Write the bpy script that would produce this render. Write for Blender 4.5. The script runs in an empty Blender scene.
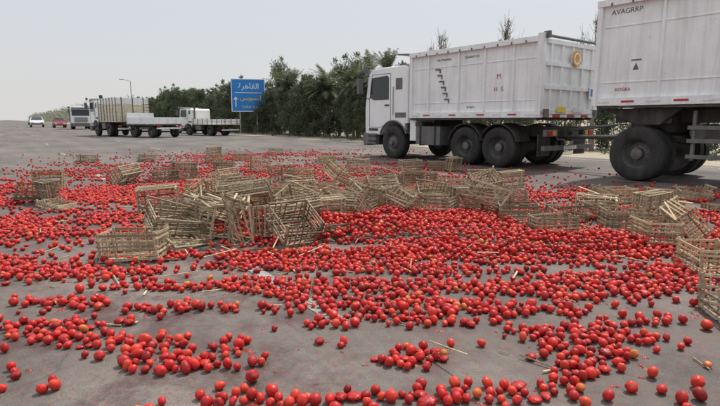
import bpy, math, random
import numpy as np
from mathutils import Vector, Matrix, Euler
random.seed(7); rng=np.random.default_rng(11)
scene=bpy.context.scene
COL=scene.collection

# ------------------------------------------------------------------ materials
def new_mat(name):
    m=bpy.data.materials.new(name); m.use_nodes=True
    nt=m.node_tree; b=nt.nodes['Principled BSDF']
    return m,nt,b
def N(nt,t,**kw):
    n=nt.nodes.new(t)
    for k,v in kw.items(): setattr(n,k,v)
    return n
def noise(nt,vec,scale,detail=4,rough=.55):
    n=N(nt,'ShaderNodeTexNoise'); n.inputs['Scale'].default_value=scale
    n.inputs['Detail'].default_value=detail; n.inputs['Roughness'].default_value=rough
    if vec: nt.links.new(vec,n.inputs['Vector'])
    return n.outputs['Fac']
def ramp(nt,fac,stops):
    r=N(nt,'ShaderNodeValToRGB'); e=r.color_ramp.elements
    while len(e)<len(stops): e.new(.5)
    for i,(p,c) in enumerate(stops):
        e[i].position=p; e[i].color=(*c,1) if len(c)==3 else c
    nt.links.new(fac,r.inputs['Fac']); return r.outputs['Color']
def mix(nt,fac,a,b,mode='MIX'):
    m=N(nt,'ShaderNodeMix',data_type='RGBA',blend_type=mode)
    for s,v in ((0,fac),(6,a),(7,b)):
        if isinstance(v,(int,float)): m.inputs[s].default_value=v
        elif isinstance(v,tuple): m.inputs[s].default_value=(*v,1)
        else: nt.links.new(v,m.inputs[s])
    return m.outputs[2]
def bump(nt,b,h,strength=.3,dist=.01):
    n=N(nt,'ShaderNodeBump'); n.inputs['Strength'].default_value=strength; n.inputs['Distance'].default_value=dist
    nt.links.new(h,n.inputs['Height']); nt.links.new(n.outputs[0],b.inputs['Normal'])
def simple(name,col,rough=.6,metal=0,var=.25,scale=6,dirt=None,dirtamt=.5):
    m,nt,b=new_mat(name)
    tc=N(nt,'ShaderNodeTexCoord').outputs['Object']
    f=noise(nt,tc,scale,6)
    lo=tuple(c*(1-var) for c in col); hi=tuple(min(1,c*(1+var*.6)) for c in col)
    c=ramp(nt,f,[(.3,lo),(.7,hi)])
    if dirt:
        mp=N(nt,'ShaderNodeMapping'); mp.inputs['Scale'].default_value=(2.2,2.2,.35); nt.links.new(tc,mp.inputs[0])
        f2=noise(nt,mp.outputs[0],2.5,8,.65)
        d=ramp(nt,f2,[(.42,(0,0,0)),(.75,(dirtamt,)*3)])
        c=mix(nt,d,c,dirt)
    nt.links.new(c,b.inputs['Base Color'])
    b.inputs['Roughness'].default_value=rough; b.inputs['Metallic'].default_value=metal
    return m
M={}
m,nt,b=new_mat('white_paint_dusty'); M['white']=m
tc=N(nt,'ShaderNodeTexCoord').outputs['Object']
c=ramp(nt,noise(nt,tc,2.2,6),[(.3,(.74,.75,.75)),(.7,(.86,.87,.87))])
mp=N(nt,'ShaderNodeMapping'); mp.inputs['Scale'].default_value=(5,5,.25); nt.links.new(tc,mp.inputs[0])
c=mix(nt,ramp(nt,noise(nt,mp.outputs[0],2.2,8,.7),[(.45,(0,0,0)),(.8,(.6,.6,.6))]),c,(.45,.41,.35))
mp=N(nt,'ShaderNodeMapping'); mp.inputs['Scale'].default_value=(1,1,6); nt.links.new(tc,mp.inputs[0])
c=mix(nt,ramp(nt,noise(nt,mp.outputs[0],6,9,.8),[(.60,(0,0,0)),(.66,(.6,.6,.6))]),c,(.30,.28,.26))
c=mix(nt,ramp(nt,noise(nt,tc,16,8,.8),[(.645,(0,0,0)),(.70,(.8,.8,.8))]),c,(.22,.11,.06))
nt.links.new(c,b.inputs['Base Color']); b.inputs['Roughness'].default_value=.55
M['white2']=simple('cab_white_paint',(.82,.82,.82),.35,0,.05,3,(.5,.46,.4),.3)
M['grey']=simple('grey_plastic',(.12,.12,.12),.6,0,.2,8,(.28,.25,.2),.5)
M['black']=simple('chassis_black',(.03,.03,.03),.6,0,.3,8,(.16,.135,.105),.55)
M['tyre']=simple('tyre_rubber',(.02,.02,.02),.85,0,.3,12,(.10,.088,.07),.5)
M['rim']=simple('wheel_rim',(.15,.145,.14),.55,.3,.3,10,(.10,.08,.06),.7)
M['glass']=simple('window_glass',(.03,.035,.04),.08,0,.1,2)
M['red']=simple('red_lens',(.45,.02,.02),.4)
M['reflw']=simple('white_tape',(.75,.75,.75),.4)
M['amber']=simple('amber_emblem',(.7,.32,.05),.5)
M['cream']=simple('cream_boards',(.66,.58,.44),.7,0,.25,5,(.3,.25,.18),.5)
M['redpaint']=simple('red_car_paint',(.4,.03,.03),.3)
M['steel']=simple('galvanised_post',(.35,.35,.35),.5,.4)
M['blue']=simple('sign_blue',(.015,.19,.55),.45,0,.08,2)
M['signwhite']=simple('sign_white',(.8,.8,.8),.5,0,.02)
M['yellow']=simple('sign_yellow',(.75,.6,.08),.5,0,.02)
M['ink']=simple('dark_lettering',(.13,.13,.14),.6,0,.3)
M['redink']=simple('red_lettering',(.42,.14,.12),.6,0,.3)

def mat_leaf(name,dark,light,tr=.3):
    m,nt,b=new_mat(name)
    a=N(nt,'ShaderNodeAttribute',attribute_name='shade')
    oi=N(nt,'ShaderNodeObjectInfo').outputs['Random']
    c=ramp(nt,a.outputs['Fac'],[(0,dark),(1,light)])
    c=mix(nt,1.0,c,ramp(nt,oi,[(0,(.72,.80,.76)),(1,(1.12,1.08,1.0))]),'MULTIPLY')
    nt.links.new(c,b.inputs['Base Color']); b.inputs['Roughness'].default_value=.7
    t=N(nt,'ShaderNodeBsdfTranslucent'); nt.links.new(c,t.inputs['Color'])
    ms=N(nt,'ShaderNodeMixShader'); ms.inputs[0].default_value=tr
    nt.links.new(b.outputs[0],ms.inputs[1]); nt.links.new(t.outputs[0],ms.inputs[2])
    nt.links.new(ms.outputs[0],nt.nodes['Material Output'].inputs['Surface'])
    return m
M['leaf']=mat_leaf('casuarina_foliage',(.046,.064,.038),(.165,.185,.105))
M['leaf_hazed']=mat_leaf('distant_foliage_hazed',(.17,.195,.16),(.30,.32,.26))  # paler greens: distance haze is put into the leaf colour
M['palmleaf']=mat_leaf('palm_frond',(.06,.078,.042),(.18,.20,.115))
M['bark']=simple('bark',(.19,.15,.11),.9,0,.4,9)

m,nt,b=new_mat('palm_rib_wood'); M['wood']=m
tc=N(nt,'ShaderNodeTexCoord').outputs['Object']
a=N(nt,'ShaderNodeAttribute',attribute_name='shade').outputs['Fac']
oi=N(nt,'ShaderNodeObjectInfo').outputs['Random']
c=ramp(nt,a,[(0,(.20,.145,.09)),(.45,(.46,.365,.235)),(1,(.68,.575,.40))])
c2=ramp(nt,noise(nt,tc,30,5),[(.3,(.52,.49,.46)),(.62,(1,1,1))])
c=mix(nt,1.0,c,c2,'MULTIPLY')
c=mix(nt,1.0,c,ramp(nt,oi,[(0,(.62,.61,.61)),(.5,(.92,.92,.92)),(1,(1.12,1.08,.98))]),'MULTIPLY')
nt.links.new(c,b.inputs['Base Color']); b.inputs['Roughness'].default_value=.85

m,nt,b=new_mat('tomato_skin'); M['tomato']=m
a=N(nt,'ShaderNodeAttribute',attribute_name='tint').outputs['Fac']
t=N(nt,'ShaderNodeAttribute',attribute_name='tip').outputs['Fac']
c=ramp(nt,a,[(0,(.18,.006,.006)),(.3,(.40,.010,.010)),(.7,(.60,.020,.015)),(.93,(.66,.065,.024)),(1,(.58,.19,.04))])
tc=N(nt,'ShaderNodeTexCoord').outputs['Object']
c=mix(nt,1.0,c,ramp(nt,noise(nt,tc,22,4),[(.3,(.68,.6,.6)),(.6,(1,1,1))]),'MULTIPLY')
dust=ramp(nt,noise(nt,tc,55,5,.7),[(.50,(0,0,0)),(.75,(.34,.34,.34))])
c=mix(nt,dust,c,(.34,.15,.11))
c=mix(nt,ramp(nt,t,[(.55,(0,0,0)),(.8,(1,1,1))]),c,(.10,.11,.035))
nt.links.new(c,b.inputs['Base Color'])
nt.links.new(ramp(nt,noise(nt,tc,48,4),[(.35,(.34,.34,.34)),(.65,(.62,.62,.62))]),b.inputs['Roughness'])
b.inputs['Specular IOR Level'].default_value=.33
bump(nt,b,noise(nt,tc,40,2),.25,.008)

def asphalt_mat(name):
    m,nt,b=new_mat(name)
    tc=N(nt,'ShaderNodeTexCoord').outputs['Object']
    mp=N(nt,'ShaderNodeMapping'); mp.inputs['Scale'].default_value=(.06,.9,1); nt.links.new(tc,mp.inputs[0])
    base=ramp(nt,noise(nt,tc,.7,8,.65),[(.3,(.075,.065,.060)),(.7,(.155,.137,.127))])
    lane=ramp(nt,noise(nt,mp.outputs[0],1.0,3),[(.35,(.74,.74,.74)),(.65,(1.14,1.12,1.10))])
    c=mix(nt,1.0,base,lane,'MULTIPLY')
    fine=noise(nt,tc,160,2,.7)
    c=mix(nt,1.0,c,ramp(nt,fine,[(.3,(.42,.42,.42)),(.5,(1,1,1)),(.72,(1.75,1.7,1.65))]),'MULTIPLY')
    mid=noise(nt,tc,14,6,.7)
    c=mix(nt,1.0,c,ramp(nt,mid,[(.3,(.68,.67,.66)),(.65,(1.12,1.12,1.12))]),'MULTIPLY')
    dist=N(nt,'ShaderNodeTexNoise'); dist.inputs['Scale'].default_value=2.5; dist.inputs['Detail'].default_value=6; nt.links.new(tc,dist.inputs['Vector'])
    v=mix(nt,.35,tc,dist.outputs['Color'],'ADD')
    vo=N(nt,'ShaderNodeTexVoronoi',feature='DISTANCE_TO_EDGE'); vo.inputs['Scale'].default_value=.5; nt.links.new(v,vo.inputs['Vector'])
    cr=ramp(nt,vo.outputs['Distance'],[(0,(1,1,1)),(.006,(0,0,0))])
    crm=ramp(nt,noise(nt,tc,.5,2),[(.52,(0,0,0)),(.62,(.7,.7,.7))])
    c=mix(nt,mix(nt,1.0,cr,crm,'MULTIPLY'),c,(.035,.032,.03))
    dustm=ramp(nt,noise(nt,tc,.33,8,.72),[(.46,(0,0,0)),(.72,(.55,.55,.55))])
    c=mix(nt,dustm,c,(.24,.205,.17))
    stain=ramp(nt,noise(nt,tc,1.7,9,.78),[(.47,(0,0,0)),(.58,(.85,.85,.85))])
    ln=N(nt,'ShaderNodeVectorMath',operation='DISTANCE'); nt.links.new(tc,ln.inputs[0]); ln.inputs[1].default_value=(4,-4,0)
    r=N(nt,'ShaderNodeMapRange',interpolation_type='SMOOTHSTEP'); r.inputs[1].default_value=5; r.inputs[2].default_value=13; r.inputs[3].default_value=1; r.inputs[4].default_value=0
    nt.links.new(ln.outputs['Value'],r.inputs[0]); area=r.outputs[0]
    sf=mix(nt,1.0,stain,area,'MULTIPLY')
    c=mix(nt,sf,c,(.062,.032,.027))
    bits=ramp(nt,noise(nt,tc,30,4,.65),[(.575,(0,0,0)),(.65,(.85,.85,.85))])
    c=mix(nt,mix(nt,1.0,bits,area,'MULTIPLY'),c,(.20,.045,.034))
    nt.links.new(c,b.inputs['Base Color'])
    nt.links.new(ramp(nt,sf,[(0,(.88,.88,.88)),(1,(.42,.42,.42))]),b.inputs['Roughness'])
    bump(nt,b,mix(nt,.35,fine,mid),.7,.006)
    return m
M['asphalt']=asphalt_mat('worn_asphalt')
m,nt,b=new_mat('sandy_ground'); M['sand']=m
tc=N(nt,'ShaderNodeTexCoord').outputs['Object']
c=ramp(nt,noise(nt,tc,.35,8,.65),[(.3,(.26,.21,.15)),(.7,(.42,.36,.27))])
c=mix(nt,1.0,c,ramp(nt,noise(nt,tc,7,5),[(.3,(.7,.7,.68)),(.6,(1,1,1))]),'MULTIPLY')
nt.links.new(c,b.inputs['Base Color']); b.inputs['Roughness'].default_value=.95
m,nt,b=new_mat('worn_road_paint'); M['paint']=m
tc=N(nt,'ShaderNodeTexCoord').outputs['Object']
f=noise(nt,tc,9,8,.8)
c=ramp(nt,f,[(.42,(.12,.107,.10)),(.54,(.36,.34,.325)),(.8,(.52,.50,.48))])
c=mix(nt,1.0,c,ramp(nt,noise(nt,tc,150,2),[(.3,(.6,.6,.6)),(.6,(1,1,1))]),'MULTIPLY')
nt.links.new(c,b.inputs['Base Color']); b.inputs['Roughness'].default_value=.85
m,nt,b=new_mat('tomato_pulp_wet'); M['pulp']=m
tc=N(nt,'ShaderNodeTexCoord').outputs['Object']
c=ramp(nt,noise(nt,tc,60,5,.7),[(.35,(.12,.015,.012)),(.55,(.32,.035,.02)),(.75,(.42,.14,.06))])
nt.links.new(c,b.inputs['Base Color']); b.inputs['Roughness'].default_value=.35
bump(nt,b,noise(nt,tc,90,3),.8,.01)

# ------------------------------------------------------------------ mesh helpers
class MB:
    def __init__(s): s.v=[];s.f=[];s.m=[];s.mats=[];s.sh=[]
    def mi(s,k):
        if k not in s.mats: s.mats.append(k)
        return s.mats.index(k)
    def add(s,vs,fs,k,sh=.5):
        o=len(s.v); s.v+= [tuple(p) for p in vs]; s.sh+=[sh]*len(vs)
        i=s.mi(k)
        for f in fs: s.f.append([o+q for q in f]); s.m.append(i)
    def box(s,c,d,k,rot=None,sh=.5):
        hx,hy,hz=d[0]/2,d[1]/2,d[2]/2
        vs=[Vector((x,y,z)) for x in(-hx,hx) for y in(-hy,hy) for z in(-hz,hz)]
        if rot is not None:
            R=Euler(rot).to_matrix(); vs=[R@q for q in vs]
        vs=[q+Vector(c) for q in vs]
        s.add(vs,[(0,1,3,2),(4,6,7,5),(0,4,5,1),(2,3,7,6),(0,2,6,4),(1,5,7,3)],k,sh)
    def cyl(s,p0,p1,r0,k,seg=10,r1=None,sh=.5):
        p0=Vector(p0);p1=Vector(p1); r1=r0 if r1 is None else r1
        q=(p1-p0).to_track_quat('Z','Y'); L=(p1-p0).length
        vs=[];
        for z,r in((0,r0),(L,r1)):
            for i in range(seg):
                a=2*math.pi*i/seg; vs.append(q@Vector((r*math.cos(a),r*math.sin(a),z))+p0)
        fs=[(i,(i+1)%seg,seg+(i+1)%seg,seg+i) for i in range(seg)]
        fs+=[tuple(range(seg-1,-1,-1)),tuple(range(seg,2*seg))]
        s.add(vs,fs,k,sh)
    def prism(s,pts,y0,y1,k,top=None):
        n=len(pts); top=top or pts
        vs=[(x,y0,z) for x,z in pts]+[(x,y1,z) for x,z in top]
        fs=[(i,i+n,(i+1)%n+n,(i+1)%n) for i in range(n)]+[tuple(range(n)),tuple(range(2*n-1,n-1,-1))]
        s.add(vs,fs,k)
    def lathe(s,prof,cx,cy,cz,side,seg=36):
        n=len(prof); vs=[]
        for r,y,_ in prof:
            for i in range(seg):
                a=2*math.pi*i/seg; vs.append((cx+r*math.cos(a),cy+side*y,cz+r*math.sin(a)))
        o=len(s.v); s.v+=vs; s.sh+=[.5]*len(vs)
        for j in range(n-1):
            mi=s.mi(prof[j+1][2])
            for i in range(seg):
                k=(i+1)%seg
                f=[o+j*seg+i,o+j*seg+k,o+(j+1)*seg+k,o+(j+1)*seg+i]
                if side<0: f.reverse()
                s.f.append(f); s.m.append(mi)
    def obj(s,name,parent=None,bevel=0,smooth=False,attr=False,link=True):
        me=bpy.data.meshes.new(name); me.from_pydata(s.v,[],s.f)
        for k in s.mats: me.materials.append(M[k])
        me.polygons.foreach_set('material_index',s.m)
        if attr:
            a=me.attributes.new('shade','FLOAT','POINT'); a.data.foreach_set('value',s.sh)
        me.validate(); me.update()
        import bmesh
        bm=bmesh.new(); bm.from_mesh(me); bmesh.ops.recalc_face_normals(bm,faces=bm.faces); bm.to_mesh(me); bm.free()
        if smooth:
            me.polygons.foreach_set('use_smooth',[True]*len(me.polygons))
            me.set_sharp_from_angle(angle=math.radians(35))
        if not link: return me
        o=bpy.data.objects.new(name,me); COL.objects.link(o)
        if parent: o.parent=parent
        if bevel:
            b=o.modifiers.new('bevel','BEVEL'); b.width=bevel; b.segments=2; b.limit_method='ANGLE'; b.angle_limit=math.radians(40)
        return o
def empty(name,loc,ang=0,scale=1):
    e=bpy.data.objects.new(name,None); COL.objects.link(e); e.location=loc; e.rotation_euler=(0,0,ang); e.scale=(scale,)*3
    e.empty_display_size=.2; return e
def text(name,body,parent,loc,rot,size,mat,ext=.003,align='CENTER'):
    cu=bpy.data.curves.new(name,'FONT'); cu.body=body; cu.size=size; cu.align_x=align; cu.extrude=ext
    cu.materials.append(M[mat]); o=bpy.data.objects.new(name,cu); COL.objects.link(o); o.parent=parent; o.location=loc; o.rotation_euler=rot
    return o
def bulk(name,V,Q,mats,attrs={},smooth=True):
    me=bpy.data.meshes.new(name); V=np.asarray(V,np.float32); Q=np.asarray(Q,np.int32)
    me.vertices.add(len(V)); me.vertices.foreach_set('co',V.ravel())
    me.loops.add(Q.size); me.loops.foreach_set('vertex_index',Q.ravel())
    me.polygons.add(len(Q)); me.polygons.foreach_set('loop_start',np.arange(len(Q),dtype=np.int32)*Q.shape[1])
    if smooth: me.polygons.foreach_set('use_smooth',np.ones(len(Q),bool))
    for k,v in attrs.items():
        a=me.attributes.new(k,'FLOAT','POINT'); a.data.foreach_set('value',np.asarray(v,np.float32))
    for k in mats: me.materials.append(M[k])
    me.update(calc_edges=True); me.validate()
    return me

# ------------------------------------------------------------------ ground + road
D=Vector((-.557,.8305,0)).normalized(); NR=Vector((D.y,-D.x,0))
RANG=math.atan2(D.y,D.x)
def plane(name,x0,x1,y0,y1,z,mat,ang):
    me=bpy.data.meshes.new(name); me.from_pydata([(x0,y0,0),(x1,y0,0),(x1,y1,0),(x0,y1,0)],[],[(0,1,2,3)])
    me.materials.append(M[mat]); o=bpy.data.objects.new(name,me); COL.objects.link(o); o.location=(0,0,z); o.rotation_euler=(0,0,ang); return o
plane('ground',-4000,4000,-4000,4000,0,'sand',RANG)
plane('road',-120,3500,-16.0,10,.004,'asphalt',RANG)
mk=MB()
def quad(mb,x0,x1,y0,y1,z,k):
    mb.add([(x0,y0,z),(x1,y0,z),(x1,y1,z),(x0,y1,z)],[(0,1,2,3)],k)
t0=D.dot(Vector((-.46,3.6,0)))
for i in range(-2,40):
    quad(mk,t0-.62+9.4*i,t0+.95+9.4*i,-1.62-.055,-1.62+.055,.0,'paint')
    for nn in (-5.3,-8.9): quad(mk,t0+2-.9+9.4*i,t0+2+.9+9.4*i,nn-.06,nn+.06,0,'paint')
quad(mk,-60,600,-15.3,-15.15,0,'paint')
o=mk.obj('road_markings'); o.location=(0,0,.008); o.rotation_euler=(0,0,RANG)

# ------------------------------------------------------------------ vehicles
def wheel(parent,x,y,side,r=.53,w=.3,dual=False,name='wheel',front=False):
    mb=MB(); ri=r*.52
    if front: inner=[(0,.10,'rim'),(r*.16,.10,'rim'),(r*.17,.02,'rim'),(r*.36,-.01,'rim'),(r*.42,-.07,'rim'),(ri*.95,-.05,'rim'),(ri,.0,'rim')]
    else: inner=[(0,-.02,'rim'),(r*.2,-.03,'rim'),(r*.22,-.14,'rim'),(r*.42,-.18,'rim'),(ri*.93,-.13,'rim'),(ri,.0,'rim')]
    ty=[(ri+.012,.012,'tyre'),(r*.62,.022,'tyre'),(r*.82,.03,'tyre'),(r*.93,.01,'tyre'),(r*.985,-.02,'tyre'),(r,-.05,'tyre')]
    tread=[]
    yy=-.05
    while yy>-(w-.06):
        tread+=[(r,yy-.035,'tyre'),(r-.014,yy-.038,'tyre'),(r-.014,yy-.05,'tyre'),(r,yy-.053,'tyre')]; yy-=.053
    end=[(r*.97,-w+.02,'tyre'),(r*.8,-w-.01,'tyre'),(ri,-w+.01,'tyre'),(ri*.8,-w+.05,'rim'),(0,-w+.06,'rim')]
    mb.lathe(inner+ty+tread+end,x,y,r,side,40)
    if dual:
        ty2=[(ri,-w-.05,'tyre'),(r*.8,-w-.03,'tyre'),(r,-w-.08,'tyre'),(r,-2*w,'tyre'),(r*.8,-2*w-.04,'tyre'),(ri*.9,-2*w,'rim'),(0,-2*w,'rim')]
        mb.lathe(ty2,x,y,r,side,32)
    for i in range(10):
        a=2*math.pi*i/10; rr=r*.31; yb=(-.005 if front else -.16)
        mb.cyl((x+rr*math.cos(a),y+side*(yb-.02),r+rr*math.sin(a)),(x+rr*math.cos(a),y+side*(yb+.03),r+rr*math.sin(a)),.014,'rim',6)
    return mb.obj(name,parent,smooth=True)

def arc(cx,cz,r,a0,a1,n):
    return [(cx+r*math.cos(math.radians(a0+(a1-a0)*i/n)),cz+r*math.sin(math.radians(a0+(a1-a0)*i/n))) for i in range(n+1)]

def make_cab(e,H=3.0):
    mb=MB()
    pr=[(1.38,.75),(1.44,1.0),(1.44,1.65),(1.27,2.72),(1.05,H-.04),(.6,H),(-.5,H),(-.68,H-.1),(-.68,.95)]+arc(0,.53,.68,155,25,12)+[(.72,.75)]
    mb.prism(pr,-1.2,1.2,'white2')
    mb.obj('cab_shell',e,bevel=.045)
    d=MB()
    for s in(1,-1):
        y=1.203*s; y2=1.203*s+ .012*s
        a,b=min(y-.02*s,y2),max(y-.02*s,y2)
        d.prism([(1.17,1.98),(1.06,2.62),(.30,2.66),(.22,2.6),(.22,1.9),(.95,1.9)],a,b,'glass')
        d.prism([(-.12,2.2),(-.12,2.55),(-.42,2.55),(-.42,2.2)],a,b,'grey')
        for (p,q) in (((1.2,1.0),(1.2,1.9)),((.13,1.22),(.13,2.72)),((.13,2.72),(1.06,2.72)),((1.2,1.9),(1.06,2.72)),((.62,1.0),(1.2,1.0)),((.13,1.22),(.62,1.0))):
            d.cyl((p[0],1.2*s,p[1]),(q[0],1.2*s,q[1]),.009,'black',6)
        d.box((.3,1.215*s,1.72),(.2,.03,.05),'black')
        d.cyl((-.02,1.23*s,1.4),(-.02,1.23*s,2.3),.012,'grey',6)
        d.box((1.12,1.16*s,.62),(.62,.14,.36),'grey'); d.box((1.0,1.235*s,.55),(.4,.04,.05),'black'); d.box((1.0,1.235*s,.72),(.4,.04,.05),'black')
        d.box((.98,1.205*s,.93),(.45,.03,.08),'black')
        d.box((-.35,1.204*s,1.4),(.5,.012,.16),'grey')
        ap=arc(0,.53,.69,155,25,12)
        for i in range(12):
            x0,z0=ap[i];x1,z1=ap[i+1]; d.cyl((x0,1.2*s,z0),(x1,1.2*s,z1),.03,'grey',6)
        d.cyl((1.2,1.2*s,2.7),(1.42,1.42*s,2.66),.015,'black',6); d.cyl((1.2,1.2*s,1.95),(1.42,1.42*s,2.0),.015,'black',6)
        d.box((1.44,1.42*s,2.36),(.1,.2,.5),'grey')
        d.box((1.12,1.42*s,2.9),(.05,.16,.2),'grey')
        d.box((1.445,.95*s,.86),(.05,.4,.2),'reflw')
    d.box((1.37,0,2.2),(.04,2.1,.82),'glass',(0,math.radians(-9),0))
    d.box((1.42,0,2.82),(.3,2.2,.16),'grey',(0,math.radians(20),0))
    for i in range(5): d.box((1.46,0,1.02+i*.13),(.05,1.6,.07),'grey')
    d.box((1.40,0,.6),(.2,2.44,.42),'grey')
    d.box((-.62,.2,1.0),(.16,2.0,.3),'black')
    d.box((.3,0,H+.04),(.5,.7,.08),'white2')
    d.cyl((-.8,.95,1.0),(-.8,.95,3.0),.09,'grey',12)
    d.cyl((-.8,.95,2.8),(-.8,.95,3.15),.13,'black',12)
    d.obj('cab_fittings',e,bevel=.008)

HD=math.atan2(.785,-.62)
truck=empty('dump_truck',(2.01,17.74,0.004),HD)
make_cab(truck,2.93)
c=MB()
for s in(1,-1):
    c.box((-2.3,.42*s,.95),(6.6,.09,.26),'black')
c.box((1.0,0,.8),(.1,1.6,.3),'black')
for x in(-.9,-1.9,-3.55,-4.9,-5.45): c.box((x,0,.95),(.12,.78,.2),'black')
for x in(0,-3.0,-4.12):
    c.cyl((x,-.95,.53),(x,.95,.53),.09,'black')
    if x<-1: c.cyl((x,-.2,.53),(x,.2,.53),.24,'black',14)
c.cyl((-1.0,0,.9),(-4.1,0,.6),.06,'black')
c.box((-1.55,.93,.78),(1.0,.52,.55),'grey'); c.box((-1.15,.95,1.12),(.28,.5,.12),'black')
c.box((-1.55,-.93,.78),(1.2,.52,.55),'grey')
for x in(-1.25,-1.85): c.box((x,.94,.78),(.05,.56,.6),'black')
c.box((-.92,1.0,.92),(.26,.4,.62),'white2')
for s in(1,-1):
    for cx in(-3.0,-4.12):
        ap=arc(cx,.53,.60,165,15,10); ap2=arc(cx,.53,.625,165,15,10)
        c.prism(ap+ap2[::-1],.62 if s>0 else -1.23,1.23 if s>0 else -.62,'black')
    c.box((-5.25,.85*s,.62),(.02,.55,.55),'black')
    c.box((-5.42,.85*s,.92),(.1,.5,.16),'grey'); c.box((-5.475,.97*s,.92),(.03,.16,.12),'red'); c.box((-5.475,.75*s,.92),(.03,.14,.12),'amber')
c.box((-5.42,0,.55),(.1,2.3,.12),'grey')
c.box((-5.48,0,.55),(.012,.6,.1),'reflw')
c.box((-5.5,0,.85),(.2,.3,.25),'black')
c.box((-1.3,0,1.2),(.3,1.0,.35),'black')
for s in(1,-1): c.cyl((-2.2,.3*s,1.12),(-.9,.55*s,.85),.035,'black',6)
c.obj('chassis',truck,bevel=.012)
def dump_body(e,x0,x1,z0,z1,ribs=(),tall=0.06,name='dump_body',canopy=True):
    b=MB(); L=x0-x1; cx=(x0+x1)/2; W=1.24; h=z1-z0
    b.box((cx,0,z0+.05),(L-.1,2*W-.16,.1),'white')
    for s in(1,-1):
        b.box((cx,(W-.04)*s,(z0+z1)/2),(L,.06,h),'white')
        b.box((cx,(W+.015)*s,z1-.06),(L+.02,.13,.13),'white')
        b.box((cx,(W+.01)*s,z0+.02),(L+.01,.12,.16),'white')
        b.box((cx,(W+.02)*s,z0-.09),(L*.96,.06,.05),'black')
        b.box((x1+.07,(W+.02)*s,(z0+z1)/2+tall/2),(.15,.14,h+tall),'white')
        b.box((x0-.05,(W+.01)*s,(z0+z1)/2),(.1,.11,h),'white')
        for rx in ribs: b.box((rx,(W+.0)*s,(z0+z1)/2),(.06,.06,h-.22),'white')
        b.box((cx,(W-.006)*s,z0+h*.74),(L-.3,.016,.025),'white'); b.box((cx,(W-.006)*s,z0+h*.2),(L-.3,.016,.025),'white')
        for i in range(int(L/.42)): b.box((x0-.3-i*.42,(W+.085)*s,z1-.1),(.03,.03,.06),'grey')
    b.box((x0-.03,0,(z0+z1)/2),(.06,2*W-.1,h),'white')
    xg=x1+.05
    b.box((xg,0,(z0+z1)/2-.02),(.05,2*W-.12,h-.1),'white')
    for z in (z0+.08,z0+h*.36,z0+h*.66,z1-.12): b.box((xg-.05,0,z),(.07,2*W-.14,.10),'white')
    for y in (-.95,-.48,0,.48,.95): b.box((xg-.045,y,(z0+z1)/2),(.055,.08,h-.16),'white')
    b.cyl((x1-.03,-W-.02,z1+.0),(x1-.03,W+.02,z1+.0),.035,'grey')
    for s in(1,-1): b.box((x1-.02,(W-.05)*s,z1+.02),(.16,.08,.16),'grey')
    for s in(1,-1): b.box((x1-.04,(W-.1)*s,z0+.05),(.12,.12,.2),'grey')
    if canopy:
        b.box((x0+.33,0,z1+.03),(.8,2.3,.04),'grey',(0,math.radians(-4),0))
        for y in(-1.1,-.5,.5,1.1): b.box((x0+.03,y,z1-.15),(.06,.05,.4),'white')
    n=int(L/.5)
    for i in range(n):
        for s in(1,-1): b.box((x0-.25-i*.5,(W+.075)*s,z0+.02),(.26,.006,.04),'red' if i%2 else 'reflw')
    for i in range(7): b.box((x1-.04,-.98+i*.33,z0-.02),(.02,.3,.07),'red' if i%2 else 'reflw')
    for i in range(6): b.box((cx+L*.35-i*L*.14,0,z0-.06),(.1,1.9,.12),'black')
    return b.obj(name,e,bevel=.012)
dump_body(truck,-.85,-5.4,1.36,3.22,ribs=(-1.6,-2.75,-3.65,-4.55))
d=MB()
d.lathe([(0,.02,'amber'),(.11,.02,'amber'),(.112,.024,'signwhite'),(.15,.024,'signwhite'),(.152,.02,'amber'),(.2,.018,'amber'),(.2,0,'amber')],0,0,0,1,32)
o=d.obj('round_emblem',truck); o.location=(-5.48,-.05,2.76); o.rotation_euler=(0,0,math.pi/2)
d=MB()
d.box((-5.47,-.95,1.95),(.01,.32,.34),'signwhite'); d.box((-5.478,-.95,1.95),(.01,.2,.18),'blue')
d.box((-5.47,.5,1.5),(.01,.4,.14),'yellow'); d.box((-5.47,-.3,1.5),(.01,.5,.12),'reflw')
for i in range(6):
    x=-1.95-.07*i; z=2.68-.17*i
    d.box((x,1.245,z),(.16-.01*i,.03,.035),'ink')
    d.box((x-.1,1.245,z-.05),(.025,.03,.12),'ink')
d.obj('body_markings',truck)
R_=(math.radians(90),0,math.pi)
TY=1.234
text('body_lettering','THE PYRAMIDS',truck,(-2.18,TY,2.90),R_,.085,'ink'); text('body_lettering_b','QUARRY CO',truck,(-3.2,TY,2.90),R_,.085,'ink')
text('body_lettering_c','M',truck,(-4.1,TY,2.30),R_,.18,'redink'); text('body_lettering_d','H  S',truck,(-4.1,TY,1.98),R_,.17,'redink')
text('body_lettering_e','M 4571',truck,(-3.2,TY,1.56),R_,.09,'ink')
for x,fr in((0,True),(-3.0,False),(-4.12,False)):
    for s in(1,-1): wheel(truck,x,1.2*s,s,.53,.28,not fr,'wheel',fr)

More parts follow.
